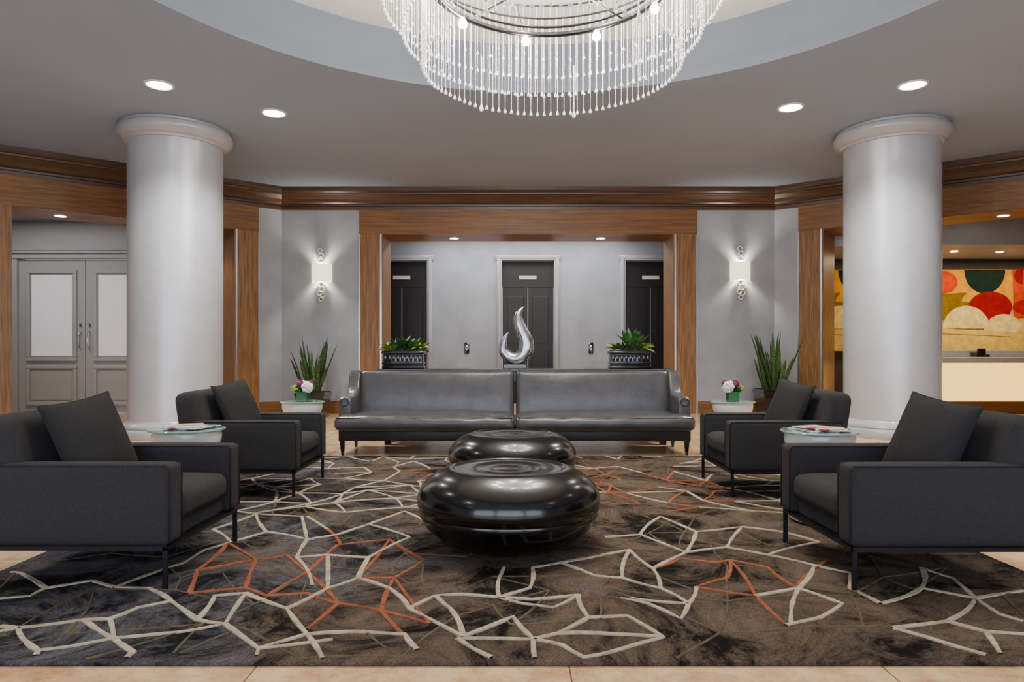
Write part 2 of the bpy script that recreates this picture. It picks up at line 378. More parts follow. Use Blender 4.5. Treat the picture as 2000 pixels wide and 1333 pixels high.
# elevator lobby
LY=15.8
box('ceiling_lobby',-5.2,5.6,BY+DEP-.02,LY+.1,3.9,4.0,'ceil')
box('wall_lobby_left',-5.3,-5.2,BY+DEP-.02,LY+.2,0,4,'wall')
box('wall_lobby_right',5.6,5.7,BY+DEP-.02,LY+.2,0,4,'wall')
sc=LY/F
dc=[AX-2.88+.0,AX+.06,AX+2.92]
items=[]; edges=[-5.2]
DW=.6
for c in dc: edges+= [c-DW,c+DW]
edges.append(5.6); DT=1.15+182*sc
for a,b in zip(edges[0::2],edges[1::2]): items.append((a,b,LY,LY+.3,0,4))
for c in dc: items.append((c-DW,c+DW,LY,LY+.3,DT,4))
addobj('wall_elevator',bbox_bm(items),'wall')
for i,c in enumerate(dc):
    e=empty('elevator_door' if i==0 else 'elevator_door.%03d'%i,(c,LY,0))
    bm=bmesh.new()
    bm_box(bm,-DW+.01,-.005,.12,.16,0,DT-.005); bm_box(bm,.005,DW-.01,.12,.16,0,DT-.005)
    for s in (-1,1):
        for z0,z1 in ((.2,1.25),(1.4,2.5)):
            xa,xb=(-DW+.12,-.1) if s<0 else (.1,DW-.12)
            bm_box(bm,xa,xb,.105,.125,z0,z1,bevel=.008)
    addobj('door_leaves',bm,'darkdoor',e)
    bm=bmesh.new()
    for x0,x1 in ((-DW-.13,-DW),(DW,DW+.13)):
        bm_box(bm,x0,x1,-.06,-.001,0,DT+.13,bevel=.02); bm_box(bm,x0+.035,x1-.035,-.085,-.05,0,DT+.1,bevel=.012)
    bm_box(bm,-DW-.16,DW+.16,-.075,-.001,DT,DT+.14,bevel=.02)
    bm_box(bm,-DW-.1,DW+.1,-.09,-.05,DT+.045,DT+.1,bevel=.012)
    addobj('frame',bm,'colbase',e,smooth=True,angle=35)
    box('plate',-.2,.2,.08,.1,DT-.42,DT-.34,'plate',e,bevel=.004)
    box('header',-DW,DW,.1,.14,DT-.6,DT-.01,'darkdoor',e)
for i,px in enumerate((912,1154)):
    X=(px-1000)*sc
    e=empty('elevator_call_panel' if i==0 else 'elevator_call_panel.001',(X,LY-.002,1.3))
    box('plate',-.055,.055,-.015,0,-.14,.12,'black',e,bevel=.004)
    bm=bmesh.new()
    for z in (-.05,.04):
        bm_box(bm,-.018,.018,-.024,-.012,z-.018,z+.018,bevel=.004)
    addobj('buttons',bm,'metal',e)
def downlight(x,y,z,r=.1,power=60,spot=110,name='recessed_downlight',col=(255,250,243)):
    e=empty(name,(x,y,z))
    lathe('trim_ring',[(r,.0),(r+.005,-.012),(r*1.22,-.01),(r*1.25,0)],M['white'],e,32)
    lathe('lens',[(0,-.004),(r,-.004)],M['emit'],e,32)
    if power: light('lamp','SPOT',(0,0,-.04),power,col,.08,spot=spot,blend=.8,parent=e)
    return e
for px,py in ((311,166),(535,221),(1544,210),(1783,166)):
    d=(CEIL-H)*F/(HY-py); downlight((px-1000)*d/F,d,CEIL,.135,440,125)
for x,y in ((-4.6,5.0),(5.2,5.0),(-4.0,1.5),(4.6,1.5),(-5.9,-1),(6.5,-1)):
    downlight(x,y,CEIL,.135,200)
for px in (887,1173):
    d=BY+.35; downlight((px-1000)*d/F,d,OT-.012,.085,60,100,'soffit_downlight',(255,220,170))
light('lobby_ceiling_light','AREA',(AX,14.9,3.88),110,(252,250,246),4.5,sy=.6)
# ---- left lobby with double doors
def back_pt(FM,t,dn=DEP-.03): 
    v=FM@Vector((t,dn,0)); return (v.x,v.y)
DY=13.3
addobj('wall_door_left',bbox_bm([(-11.6,-9.62,DY,DY+.2,0,3.8),(-7.0,-5.55,DY,DY+.2,0,3.8),(-9.62,-7.0,DY,DY+.2,3.02,3.8)]),'doorw')
box('wall_side_left',-11.8,-11.6,9.0,DY+.2,0,3.8,'doorw')
box('wall_front_left',-11.8,-8.72,8.9,9.0,0,3.8,'doorw')
prism('ceiling_left',[(-11.8,8.9),(-8.72,8.9),(-8.72,10.3),back_pt(FL,5.05),back_pt(FL,.7),(-5.25,DY+.2),(-11.8,DY+.2)],3.75,3.85,'ceil')
e=empty('door_1',(-8.31,DY,0))
bm=bmesh.new()
for x0,x1 in ((-1.31-.14,-1.3),(1.3,1.44)): bm_box(bm,x0,x1,-.06,.1,0,3.0,bevel=.012)
bm_box(bm,-1.5,1.5,-.08,.1,3.0,3.1,bevel=.012); bm_box(bm,-1.55,1.55,-.12,.1,3.1,3.15,bevel=.012)
bm_box(bm,-1.5,1.5,-.03,.0,3.17,3.7)
addobj('door_frame',bm,'doorw',e)
for s in (-1,1):
    x0,x1=(-1.295,-.008) if s<0 else (.008,1.295)
    bm=bmesh.new(); bm_box(bm,x0,x1,.0,.06,.01,2.98)
    for z0,z1,mi in ((1.08,2.72,1),(.22,.86,0)):
        a,b=x0+.22,x1-.22
        w=.07
        bm_box(bm,a-w,b+w,-.035,.0,z0-w,z0,bevel=.014);bm_box(bm,a-w,b+w,-.035,.0,z1,z1+w,bevel=.014)
        bm_box(bm,a-w,a,-.035,.0,z0,z1,bevel=.014);bm_box(bm,b,b+w,-.035,.0,z0,z1,bevel=.014)
        bm_box(bm,a+.03,b-.03,-.012,.0,z0+.03,z1-.03,bevel=.008,mi=mi)
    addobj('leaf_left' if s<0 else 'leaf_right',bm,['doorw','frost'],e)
    bm=bmesh.new(); hx=s*.09
    bm_tube(bm,smoothpath([(hx,-.0,1.25),(hx,-.06,1.3),(hx,-.075,1.42),(hx,-.06,1.54),(hx,.0,1.59)],5),.014,8)
    bm_box(bm,hx-.025,hx+.025,-.01,0,1.68,1.75,bevel=.005)
    addobj('handle_left' if s<0 else 'handle_right',bm,'metal',e,smooth=True,angle=40)
downlight(-8.0,11.75,3.745,.1,60,130,'hall_downlight')
v=FL@Vector((3.55,.42,OT-.012)); downlight(v.x,v.y,v.z,.085,40,120,'soffit_downlight',(255,220,170))
v=FL@Vector((1.5,.42,OT-.012)); downlight(v.x,v.y,v.z,.085,40,120,'soffit_downlight',(255,220,170))
light('hall_light','AREA',(-9.2,11.9,3.7),32,(250,248,244),2.0,sy=.8)
# ---- reception
RY=15.1
box('wall_reception_back',5.7,14.4,RY,RY+.2,0,3.8,mat('reception_dark',(58,52,48),.6,var=.2))
box('wall_reception_side',14.2,14.4,9.0,RY,0,3.8,'wall')
box('wall_reception_front',9.35,14.4,8.9,9.0,0,3.8,'wall')
prism('ceiling_reception',[(5.7,13.6),(5.75,13.1+.65),(6.6,13.1),(14.4,13.1),(14.4,RY),(5.7,RY)],3.25,3.8,'wall')
prism('ceiling_reception_hall',[(14.4,8.9),(9.35,8.9),(9.35,10.3),back_pt(FR,5.05),back_pt(FR,1.2),(6.9,13.1),(14.4,13.1)],3.75,3.85,'ceil')
e=empty('reception_desk',(0,13.15,0))
bm=bbox_bm([(6.8,13.6,-.02,.75,0,.24,.01)]); addobj('plinth',bm,'woodh',e)
bm=bbox_bm([(6.85,13.6,.03,.3,.24,.98)]); addobj('glow_panel',bm,'glow',e)
bm=bbox_bm([(6.75,13.7,-.08,.45,.98,1.09,.015),(6.8,13.6,.3,.75,.24,.85)]); addobj('counter_top',bm,'stonetop',e)
bm=bbox_bm([(6.8,13.6,.42,.47,1.09,1.22,.005)]); addobj('rail',bm,'stonetop',e)
e=empty('desk_phone',(9.2,13.42,1.093))
bm=bmesh.new(); bm_box(bm,-.13,.13,-.1,.08,0,.05,bevel=.01); bm_box(bm,-.13,-.06,-.1,.1,.05,.09,bevel=.012); bm_box(bm,-.03,.12,.0,.05,.05,.17,bevel=.008,)
addobj('body',bm,'black',e)
def art():
    A=15.02; s=A/F
    cols={'cream':(228,196,104),'yellow':(234,162,8),'red':(154,8,6),'green':(24,44,36),'orange':(214,66,4),'olive':(138,110,12),'lt':(240,216,140),'rose':(172,20,10)}
    names=list(cols); mats=[mat('art_'+n,c,.7,var=.3,vscale=7,spec=.1) for n,c in cols.items()]
    bm=bmesh.new(); layer=[0]
    def poly(pts,n):
        layer[0]+=1
        y=A-.02-.0008*layer[0]
        vs=[bm.verts.new(((px-1000)*s,y,H+(HY-py)*s)) for px,py in pts]
        f=bm.faces.new(vs); f.material_index=names.index(n)
    def ell(cx,cy,rx,ry,n,a0=0,a1=360):
        pts=[(cx+rx*math.cos(math.radians(a0+(a1-a0)*i/40)),cy-ry*math.sin(math.radians(a0+(a1-a0)*i/40))) for i in range(41 if a1-a0<360 else 40)]
        poly(pts,n)
    bm_box(bm,(1590-1000)*s,(2140-1000)*s,A-.02,A+.07,H+(HY-686)*s,H+(HY-527)*s,mi=0)
    for ox in (-245,0,165):
        poly([(1838+ox,527),(2003+ox,527),(2003+ox,600),(1838+ox,600)],'yellow')
        poly([(1838+ox,575),(1885+ox,572),(1900+ox,600),(1870+ox,630),(1838+ox,625)],'olive')
        ell(1838+ox,552,30,22,'orange',-90,90)
        ell(1938+ox,590,62,30,'yellow',0,180)
        ell(1921+ox,528,40,46,'green',180,360)
        ell(1932+ox,600,42,30,'red')
        poly([(1975+ox,527),(2003+ox,527),(2003+ox,620),(1978+ox,622)],'orange')
        ell(1996+ox,540,18,16,'red',90,270)
        ell(1885+ox,642,46,44,'lt',0,180)
        ell(1958+ox,652,40,38,'lt',0,180)
        ell(2003+ox,600,28,14,'rose',90,270)
        poly([(1838+ox,642),(2003+ox,650),(2003+ox,686),(1838+ox,686)],'cream')
        poly([(1838+ox,652),(1972+ox,658),(1972+ox,659),(1838+ox,653.5)],'olive')
    addobj('abstract_wall_art',bm,mats)
art()
for x,y in ((9.0,13.9),(10.0,14.0),(10.9,13.8),(8.0,13.9)):
    downlight(x,y,3.245,.07,75,120,'reception_downlight',(255,225,180))
downlight(8.55,11.8,3.745,.09,60,130,'hall_downlight',(255,215,160))
v=FR@Vector((3.585,.42,OT-.012)); downlight(v.x,v.y,v.z,.085,50,120,'soffit_downlight',(255,215,160))
light('reception_strip','AREA',(9.8,14.3,3.2),75,(255,228,190),5,sy=.4)
# ================= columns
for i,X in enumerate((-4.79,5.41)):
    e=empty('round_column' if i==0 else 'round_column.001',(X,9.74,0))
    r=.618
    lathe('shaft',[(r,.2),(r,4.14)],'column',e,96)
    lathe('base',[(0,0),(.735,0),(.742,.03),(.74,.09),(.73,.115),(.70,.125),(.69,.135),(.70,.15),(.69,.18),(.66,.2),(.635,.215),(r,.24)],'colbase',e,96,angle=30)
    lathe('capital',[(r,4.08),(.645,4.085),(.65,4.105),(.665,4.12),(.69,4.13),(.70,4.15),(.73,4.17),(.75,4.20),(.755,4.24),(.745,4.275),(.72,4.29),(.71,4.30),(.715,4.31),(.715,CEIL)],'colbase',e,96,angle=30)
# ================= rug
RX0,RX1,RYa,RYb=-2.68,2.68,2.51,7.62
RZ=.016; FZ=.026
bm=bmesh.new(); bm_box(bm,RX0,RX1,RYa,RYb,0.0,RZ,bevel=.006)
def inside(x,y): return RX0+.02<x<RX1-.02 and RYa+.02<y<RYb-.02
zc=[RZ+.003]
def strip(pts,mi,w0,w1=None):
    zc[0]+=.000003
    w1=w1 or w0
    P=[]
    for a,b in zip(pts,pts[1:]):
        L=math.dist(a,b); n=max(2,int(L/.05))
        sgn=random.uniform(-.045,.045)*L
        nx,ny=-(b[1]-a[1])/max(L,1e-6),(b[0]-a[0])/max(L,1e-6)
        for i in range(n):
            t=i/n; o=math.sin(math.pi*t)*sgn
            P.append((a[0]+(b[0]-a[0])*t+nx*o,a[1]+(b[1]-a[1])*t+ny*o))
    P.append(pts[-1])
    P=[p for p in P if inside(*p)]
    if len(P)<2: return
    ph=random.uniform(0,10); rows=[]
    for i,p in enumerate(P):
        a=P[max(0,i-1)]; b=P[min(len(P)-1,i+1)]
        L=max(1e-6,math.dist(a,b)); nx,ny=-(b[1]-a[1])/L,(b[0]-a[0])/L
        w=(w0+(w1-w0)*(i/len(P)))*(1+.6*noise.noise(Vector((p[0]*7+ph,p[1]*7,0))))/2
        rows.append((bm.verts.new((p[0]-nx*w,p[1]-ny*w,zc[0])),bm.verts.new((p[0]+nx*w,p[1]+ny*w,zc[0])),bm.verts.new((p[0]-nx*(w+.002),p[1]-ny*(w+.002),RZ-.001)),bm.verts.new((p[0]+nx*(w+.002),p[1]+ny*(w+.002),RZ-.001))))
    for A,B in zip(rows,rows[1:]):
        for q in ((0,1),(0,2),(1,3)):
            try: f=bm.faces.new((A[q[0]],A[q[1]],B[q[1]],B[q[0]])); f.material_index=mi
            except ValueError: pass
C=[[(35,1228),(120,1218),(165,1212),(215,1210),(222,1248),(150,1262),(75,1272),(35,1228)],[(75,1272),(62,1292)],[(165,1212),(205,1240),(222,1248)],
[(215,1210),(270,1188),(335,1175),(290,1150),(225,1148)],[(335,1175),(385,1212),(440,1220),(360,1235),(222,1248)],[(440,1220),(505,1268),(495,1297)],[(505,1268),(560,1262),(650,1250)],
[(385,1212),(420,1165),(480,1160),(440,1220)],[(0,1170),(60,1165),(90,1150),(40,1120),(0,1118)],[(90,1150),(180,1135)],
[(480,1160),(560,1190),(600,1240),(635,1298)],[(560,1190),(640,1150),(700,1130),(760,1150),(800,1190),(905,1245)],[(600,1240),(700,1235),(790,1240),(815,1270)],
[(800,1190),(850,1165),(905,1162),(975,1168)],[(975,1168),(1040,1172),(1128,1163),(1080,1188),(1020,1180),(975,1168)],[(975,1168),(975,1130),(985,1108)],[(975,1168),(1035,1150),(1040,1110)],
[(850,1165),(880,1190),(905,1245)],[(895,1248),(1002,1206),(1042,1250),(895,1248)],[(895,1248),(960,1285),(968,1300)],[(1042,1250),(1048,1300)],
[(1042,1250),(1090,1238),(1150,1208),(1225,1204),(1296,1246),(1210,1270),(1140,1285),(1100,1262),(1042,1250)],[(1090,1238),(1200,1240),(1296,1246)],[(1140,1285),(1150,1300)],
[(1095,1100),(1160,1125),(1215,1130),(1290,1150),(1345,1180),(1330,1210),(1265,1180),(1215,1168),(1310,1178),(1345,1180)],[(1095,1100),(1230,1075),(1275,1112),(1290,1150)],[(1230,1075),(1215,1130)],
[(1275,1112),(1340,1080),(1420,1070),(1500,1085),(1590,1105)],[(1590,1105),(1560,1150),(1545,1220)],[(1560,1150),(1645,1180),(1600,1208),(1535,1222)],[(1475,1165),(1560,1150)],[(1590,1105),(1660,1120)],
[(1745,1228),(1850,1215),(1905,1170),(1950,1200),(2000,1215)],[(1850,1215),(1925,1235),(2000,1240),(2100,1245)],[(1745,1228),(1860,1262),(1960,1290)],[(1925,1235),(1960,1290),(2040,1295)],
[(1905,1170),(1860,1130),(1800,1110)],[(1905,1170),(2000,1155)],[(1720,1180),(1800,1150),(1905,1170)],
[(415,1035),(450,1060),(520,1040),(600,1055),(590,1010),(500,1005),(415,1035)],[(520,1040),(500,1005)],[(600,1055),(580,1090),(610,1145)],[(600,1055),(660,1045),(720,1025),(800,1050)],
[(640,1035),(600,1010)],[(720,1025),(790,1000),(830,1020)],[(445,1062),(400,1075),(360,1100)],[(1180,1050),(1250,1045),(1340,1080)],[(1175,1085),(1230,1075)],[(1340,1080),(1360,1040),(1450,1030),(1420,1070)],
[(1450,1030),(1530,1040),(1600,1060),(1500,1085)],[(1250,1045),(1290,1010),(1360,1040)],[(-60,1245),(35,1228)],[(-120,1290),(-60,1245),(-100,1200)],
[(225,1148),(300,1120),(360,1100)],[(225,1148),(180,1135)],[(700,1130),(720,1090),(800,1050)],[(720,1090),(640,1085),(580,1090)],[(640,1150),(640,1085)],[(1128,1163),(1150,1208)],[(1345,1180),(1360,1148)],
[(0,1225),(35,1228)],[(222,1248),(260,1275),(230,1297)],[(505,1268),(600,1240)],[(1040,1110),(1095,1100)],[(1720,1180),(1660,1150),(1660,1120)],[(1800,1110),(1800,1150)]]
O=[[(1275,1112),(1330,1092),(1400,1100),(1425,1095),(1500,1110),(1555,1150),(1475,1165),(1425,1095)],[(1360,1148),(1420,1130),(1425,1095)],[(1360,1148),(1475,1165),(1535,1222)],[(1555,1150),(1615,1095)],
[(370,1160),(385,1115),(445,1062),(500,1095),(560,1085)],[(385,1115),(470,1100),(500,1095),(480,1150),(520,1165),(600,1120),(560,1085)],[(520,1165),(600,1160),(660,1180),(600,1230)],
[(600,1120),(660,1180),(745,1195),(785,1240)],[(745,1195),(770,1130),(840,1220)],[(770,1130),(700,1130)],[(745,1195),(840,1220)],[(640,1035),(665,1065),(760,1055),(700,1130)],[(760,1055),(830,1095),(770,1130)],[(660,1065),(600,1120)],[(370,1160),(480,1150)]]
def net(y0,y1,sp,prob,colf,w,seed,x0=RX0,x1=RX1):
    rnd=random.Random(seed); nx=int((x1-x0)/sp)+2; ny=int((y1-y0)/sp)+2
    P={}
    for i in range(nx):
        for j in range(ny):
            P[i,j]=(x0+(i+rnd.uniform(-.38,.38)+(.5 if j%2 else 0))*sp,y0+(j+rnd.uniform(-.38,.38))*sp)
    for i in range(nx):
        for j in range(ny):
            for a,b in ((1,0),(0,1),(1,1) if j%2 else (-1,1)):
                if (i+a,j+b) in P and rnd.random()<prob:
                    p=P[i,j];q=P[i+a,j+b]; c=colf((p[0]+q[0])/2,(p[1]+q[1])/2,rnd)
                    if c is not None: strip([p,q],c,w*rnd.uniform(.7,1.2),w*rnd.uniform(.7,1.2))
net(2.5,8.0,.36,.45,lambda x,y,r:3,.009,3)
def cf(x,y,r):
    n=noise.noise(Vector((x*.9+4.2,y*.9,3)))
    if n<-.34: return None
    if math.hypot(x-1.0,(y-5.7)*.8)<.8: return 2 if r.random()<.7 else 1
    if math.hypot(x+.9,(y-6.6))<.5: return 2 if r.random()<.3 else 1
    return 1
net(4.95,8.0,.31,.66,cf,.020,11)
for ln in O: strip([fl(*p,RZ) for p in ln],2,.020,.015)
for ln in C: strip([fl(*p,RZ) for p in ln],1,.022,.016)
addobj('area_rug',bm,['rug','rugc','rugo','rugg'])

# ================= sofa
def sofa(name,x0,x1,arm):
    W=x1-x0; e=empty(name,((x0+x1)/2,0,0)); h=W/2
    a=-1 if arm<0 else 1
    box('base',-h+.02,h-.02,7.72,8.45,.165,.30,'leather_dk',e,bevel=.015)
    cushion('seat_cushion',(0,7.93,.375),(W,.72,.15),.055,'leather',e,puff=(0,.02,.03),n=40,wr=.007,seed=arm*3)
    bm=bmesh.new()
    for z in (.315,.435): bm_tube(bm,[(-h+.03,7.585,z),(h-.03,7.585,z)],.007,6)
    addobj('seat_piping',bm,'leather_dk',e,smooth=True)
    ib=-h+ (.13 if a<0 else .01); ie=h-(.13 if a>0 else .01)
    rot=Matrix.Rotation(math.radians(-10),4,'X')
    cushion('back_panel',((ib+ie)/2,8.36,.655),(ie-ib,.17,.58),.05,'leather',e,puff=(0,.03,0),n=26,rot=rot,wr=.002,seed=arm)
    bm=bmesh.new()
    bm_tube(bm,[(ib+.02,8.315,.41),(ib+.015,8.325,.6),(ib+.02,8.355,.925),(ie-.02,8.355,.925),(ie-.015,8.325,.6),(ie-.02,8.315,.41)],.008,6)
    addobj('back_piping',bm,'leather_dk',e,smooth=True)
    bm=bmesh.new()
    bm_box(bm,-h+.01,h-.01,8.40,8.52,.17,.93,bevel=.02); addobj('back_shell',bm,'leather_dk',e,smooth=True,angle=50)
    prof=[(7.80,.17),(7.80,.58),(7.805,.62),(7.83,.65),(7.88,.66),(8.0,.655),(8.12,.665),(8.2,.70),(8.25,.77),(8.28,.86),(8.31,.93),(8.36,.95),(8.50,.95),(8.51,.17)]
    bm=bmesh.new(); xo=a*h; xi=a*(h-.145)
    A=[bm.verts.new((xo,y,z)) for y,z in prof]; B=[bm.verts.new((xi,y,z)) for y,z in prof]
    bm.faces.new(A); bm.faces.new(B[::-1])
    for i in range(len(prof)): 
        j=(i+1)%len(prof); bm.faces.new((A[i],B[i],B[j],A[j]))
    bmesh.ops.recalc_face_normals(bm,faces=bm.faces[:])
    ed=[ed for ed in bm.edges if abs(ed.verts[0].co.x-ed.verts[1].co.x)<1e-5]
    bmesh.ops.bevel(bm,geom=ed,offset=.028,segments=4,profile=.5,affect='EDGES',clamp_overlap=True)
    addobj('arm',bm,'leather',e,smooth=True,angle=40)
    bm=bmesh.new()
    bm_torus(bm,(a*(h-.0725),7.80,.60),.045,.007,'Y',20,6)
    addobj('arm_piping',bm,'leather_dk',e,smooth=True)
    for i,(x,y) in enumerate(((-h+.06,7.76),(h-.06,7.76),(-h+.06,8.44),(h-.06,8.44))):
        bm=bmesh.new(); b2=bmesh.new(); bmesh.ops.create_cone(b2,cap_ends=True,segments=4,radius1=.018,radius2=.04,depth=.17)
        merge(bm,b2,0,Matrix.Translation((x,y,.085))@Matrix.Rotation(math.pi/4,4,'Z')); addobj('leg_%d'%(i+1),bm,'lacquer',e)
    return e
sofa('leather_sofa',-1.985,.033,-1); sofa('leather_sofa.001',.040,2.045,1)
e=empty('console_table',(.17,8.82,0))
bm=bmesh.new(); bm_box(bm,-1.86,1.86,-.24,.24,.925,.965,bevel=.006); bm_box(bm,-1.8,1.8,-.2,.2,.8,.925)
for x in (-1.78,1.7):
    for y in (-.2,.12): bm_box(bm,x,x+.08,y,y+.08,0,.8)
bm_box(bm,-1.75,1.75,-.18,.18,.2,.23)
addobj('body',bm,'lacquer',e)
# ================= armchairs
def armchair(name,x,y,rz,s):
    e=empty(name,(x,y,FZ),rz)
    for sg,nm in ((-1,'arm_right'),(1,'arm_left')):
        cushion(nm,(.0,sg*.355,.40),(.93,.135,.385),.028,'fabric',e,puff=(0,.006,.004),n=16)
        bm=bmesh.new()
        for yy in (sg*.355-.062,sg*.355+.062):
            bm_tube(bm,[(-.44,yy,.588),(.448,yy,.588),(.462,yy,.57),(.462,yy,.22)],.004,6)
        addobj(nm+'_piping',bm,'pillow',e,smooth=True)
    box('seat_base',-.42,.42,-.29,.29,.205,.32,'fabric',e,bevel=.015)
    cushion('seat_cushion',(.10,0,.365),(.71,.565,.14),.045,'fabric',e,puff=(.012,0,.022),n=18)
    rot=Matrix.Rotation(math.radians(-9),4,'Y')
    cushion('backrest',(-.385,0,.525),(.20,.80,.59),.06,'fabric',e,puff=(.02,.0,.01),n=18,rot=rot)
    cushion('back_lower',(-.41,0,.40),(.14,.72,.39),.03,'fabric',e,n=10)
    bm=bmesh.new()
    for sg in (-1,1):
        for xx in (-.44,.44):
            bm_box(bm,xx-.012,xx+.012,sg*.41-.006,sg*.41+.006,0,.2)
        bm_box(bm,-.452,.452,sg*.41-.006,sg*.41+.006,.182,.203)
    for xx in (-.44,.44): bm_box(bm,xx-.012,xx+.012,-.41,.41,.184,.203)
    bm_box(bm,-.44,.44,-.40,.40,.195,.208)
    addobj('steel_frame',bm,'steel',e)
    bm=bmesh.new(); n=20; w=.455; t=.16
    for sd in (-1,1):
        G=[]
        for i in range(n+1):
            row=[]
            for j in range(n+1):
                u=math.sin((2*i/n-1)*math.pi/2); v=math.sin((2*j/n-1)*math.pi/2)
                th=t/2*(max(0,(1-u*u)*(1-v*v)))**.42
                th*=1+.12*noise.noise(Vector((u*2+x,v*2,sd)))
                yy=w/2*u*(1-.07*(1-v*v)); zz=w/2*v*(1-.07*(1-u*u))
                row.append(bm.verts.new((sd*th,yy,zz)))
            G.append(row)
        for i in range(n):
            for j in range(n): bm.faces.new((G[i][j],G[i+1][j],G[i+1][j+1],G[i][j+1]))
    bmesh.ops.remove_doubles(bm,verts=bm.verts[:],dist=1e-4)
    loop=[]
    for k in range(4*16):
        q=k/16; sd=int(q); f=math.sin(((q-sd)*2-1)*math.pi/2)
        u,v=[(f,-1),(1,f),(-f,1),(-1,-f)][sd]
        loop.append((0,w/2*u*(1-.07*(1-v*v)),w/2*v*(1-.07*(1-u*u))))
    bm_tube(bm,loop,.006,6,closed=True)
    mt=Matrix.Translation((-.145,-s*.03,.675))@Matrix.Rotation(-s*math.radians(14),4,'Z')@Matrix.Rotation(math.radians(-22),4,'Y')@Matrix.Rotation(s*math.radians(7),4,'X')
    bmesh.ops.transform(bm,matrix=mt,verts=bm.verts)
    addobj('throw_pillow',bm,'pillow',e,smooth=True)
armchair('armchair',-2.10,3.68,0,1)
armchair('armchair.001',-2.16,5.79,0,1)
armchair('armchair.002',2.07,3.66,math.pi,-1)
armchair('armchair.003',2.17,5.77,math.pi,-1)
# ================= drum tables
def pouf(name,x,y):
    p=[(0,0),(.30,0),(.345,.004),(.40,.03),(.46,.075),(.505,.12),(.53,.165),(.536,.19),(.532,.2),(.54,.21),(.549,.25),(.545,.29),(.525,.335),(.49,.375),(.45,.405),(.405,.428),(.37,.44),(.345,.447),(.335,.443),(.325,.436),(.31,.438),(.29,.44),(.2,.436),(.19,.432),(.18,.436),(.1,.434),(.09,.431),(.08,.434),(0,.433)]
    lathe(name,p,'lacquer',None,96,(x,y,FZ),angle=60)
pouf('coffee_table',-.02,4.12); pouf('coffee_table.001',.003,5.87)
# ================= side tables
def sidetable(name,x,y):
    e=empty(name,(x,y,FZ if RYa<y<RYb and abs(x)<2.68 else 0))
    p=[(0,0),(.17,0),(.19,.012),(.195,.04),(.18,.075),(.15,.12),(.135,.17),(.145,.21),(.17,.245),(.178,.27),(.165,.30),(.145,.335),(.14,.37),(.155,.41),(.185,.45),(.21,.49),(.222,.53),(.225,.565),(.218,.588),(.2,.592),(0,.592)]
    lathe('pedestal',p,'white',e,64,angle=60)
    lathe('glass_top',[(0,.5935),(.245,.5935),(.25,.597),(.25,.604),(.245,.608),(0,.608)],'gtop',e,64,angle=30)
    return e
T=[('side_table',-2.26,4.75),('side_table.001',2.08,4.62),('side_table.002',-2.41,7.85),('side_table.003',2.54,7.86)]
for t in T: sidetable(*t)
def magazines(name,x,y,z,m2):
    e=empty(name,(x,y,z))
    for i,(r,c) in enumerate(((.15,M['paper2']),(-.25,M[m2]),(.4,M['paper1']))):
        ox=(-.05,.06,.0)[i]
        mt=Matrix.Translation((ox,0.01*i,.0065*i))@Matrix.Rotation(r,4,'Z')
        bm=bmesh.new(); bm_box(bm,-.105,.105,-.14,.14,0,.006,mtx=mt)
        addobj('magazine_%d'%(i+1),bm,c,e)
magazines('magazine_stack',-2.26,4.72,.6355,'paper2'); magazines('magazine_stack.001',2.08,4.6,.6355,'paper1')
def flowers(name,x,y,z,flip=1):
    e=empty(name,(x,y,z))
    bm=bmesh.new(); bm_box(bm,-.06,.06,-.06,.06,0,.11,bevel=.006); addobj('vase',bm,'vase',e)
    def ball(nm,c,r,m,n=46):
        bm=bmesh.new()
        for i in range(n):
            v=Vector((random.gauss(0,1),random.gauss(0,1),random.gauss(0,1))).normalized()*r*.85
            b2=bmesh.new(); bmesh.ops.create_icosphere(b2,subdivisions=1,radius=r*.27)
            merge(bm,b2,0,Matrix.Translation(Vector(c)+v))
        b2=bmesh.new(); bmesh.ops.create_icosphere(b2,subdivisions=2,radius=r*.8); merge(bm,b2,0,Matrix.Translation(c))
        addobj(nm,bm,m,e,smooth=True)
    ball('hydrangea',(.06*flip,-.03,.16),.065,'flw'); ball('hydrangea_2',(-.01,.03,.18),.05,'flw',30)
    ball('purple_bloom',(-.03*flip,-.02,.20),.045,'flp',24); ball('purple_bloom_2',(.08*flip,.05,.205),.035,'flp',20)
    ball('green_bloom',(-.085*flip,-.01,.14),.045,'lime',24)
    bm=bmesh.new()
    for i in range(22):
        a=random.uniform(0,6.28); bm_blade(bm,(0,0,.1),(math.cos(a),math.sin(a),random.uniform(.3,1.2)),.12,.045,.4,n=4)
    addobj('foliage',bm,'leaf',e,smooth=True)
flowers('flower_arrangement',-2.405,7.85,.610,1); flowers('flower_arrangement.001',2.54,7.86,.610,-1)
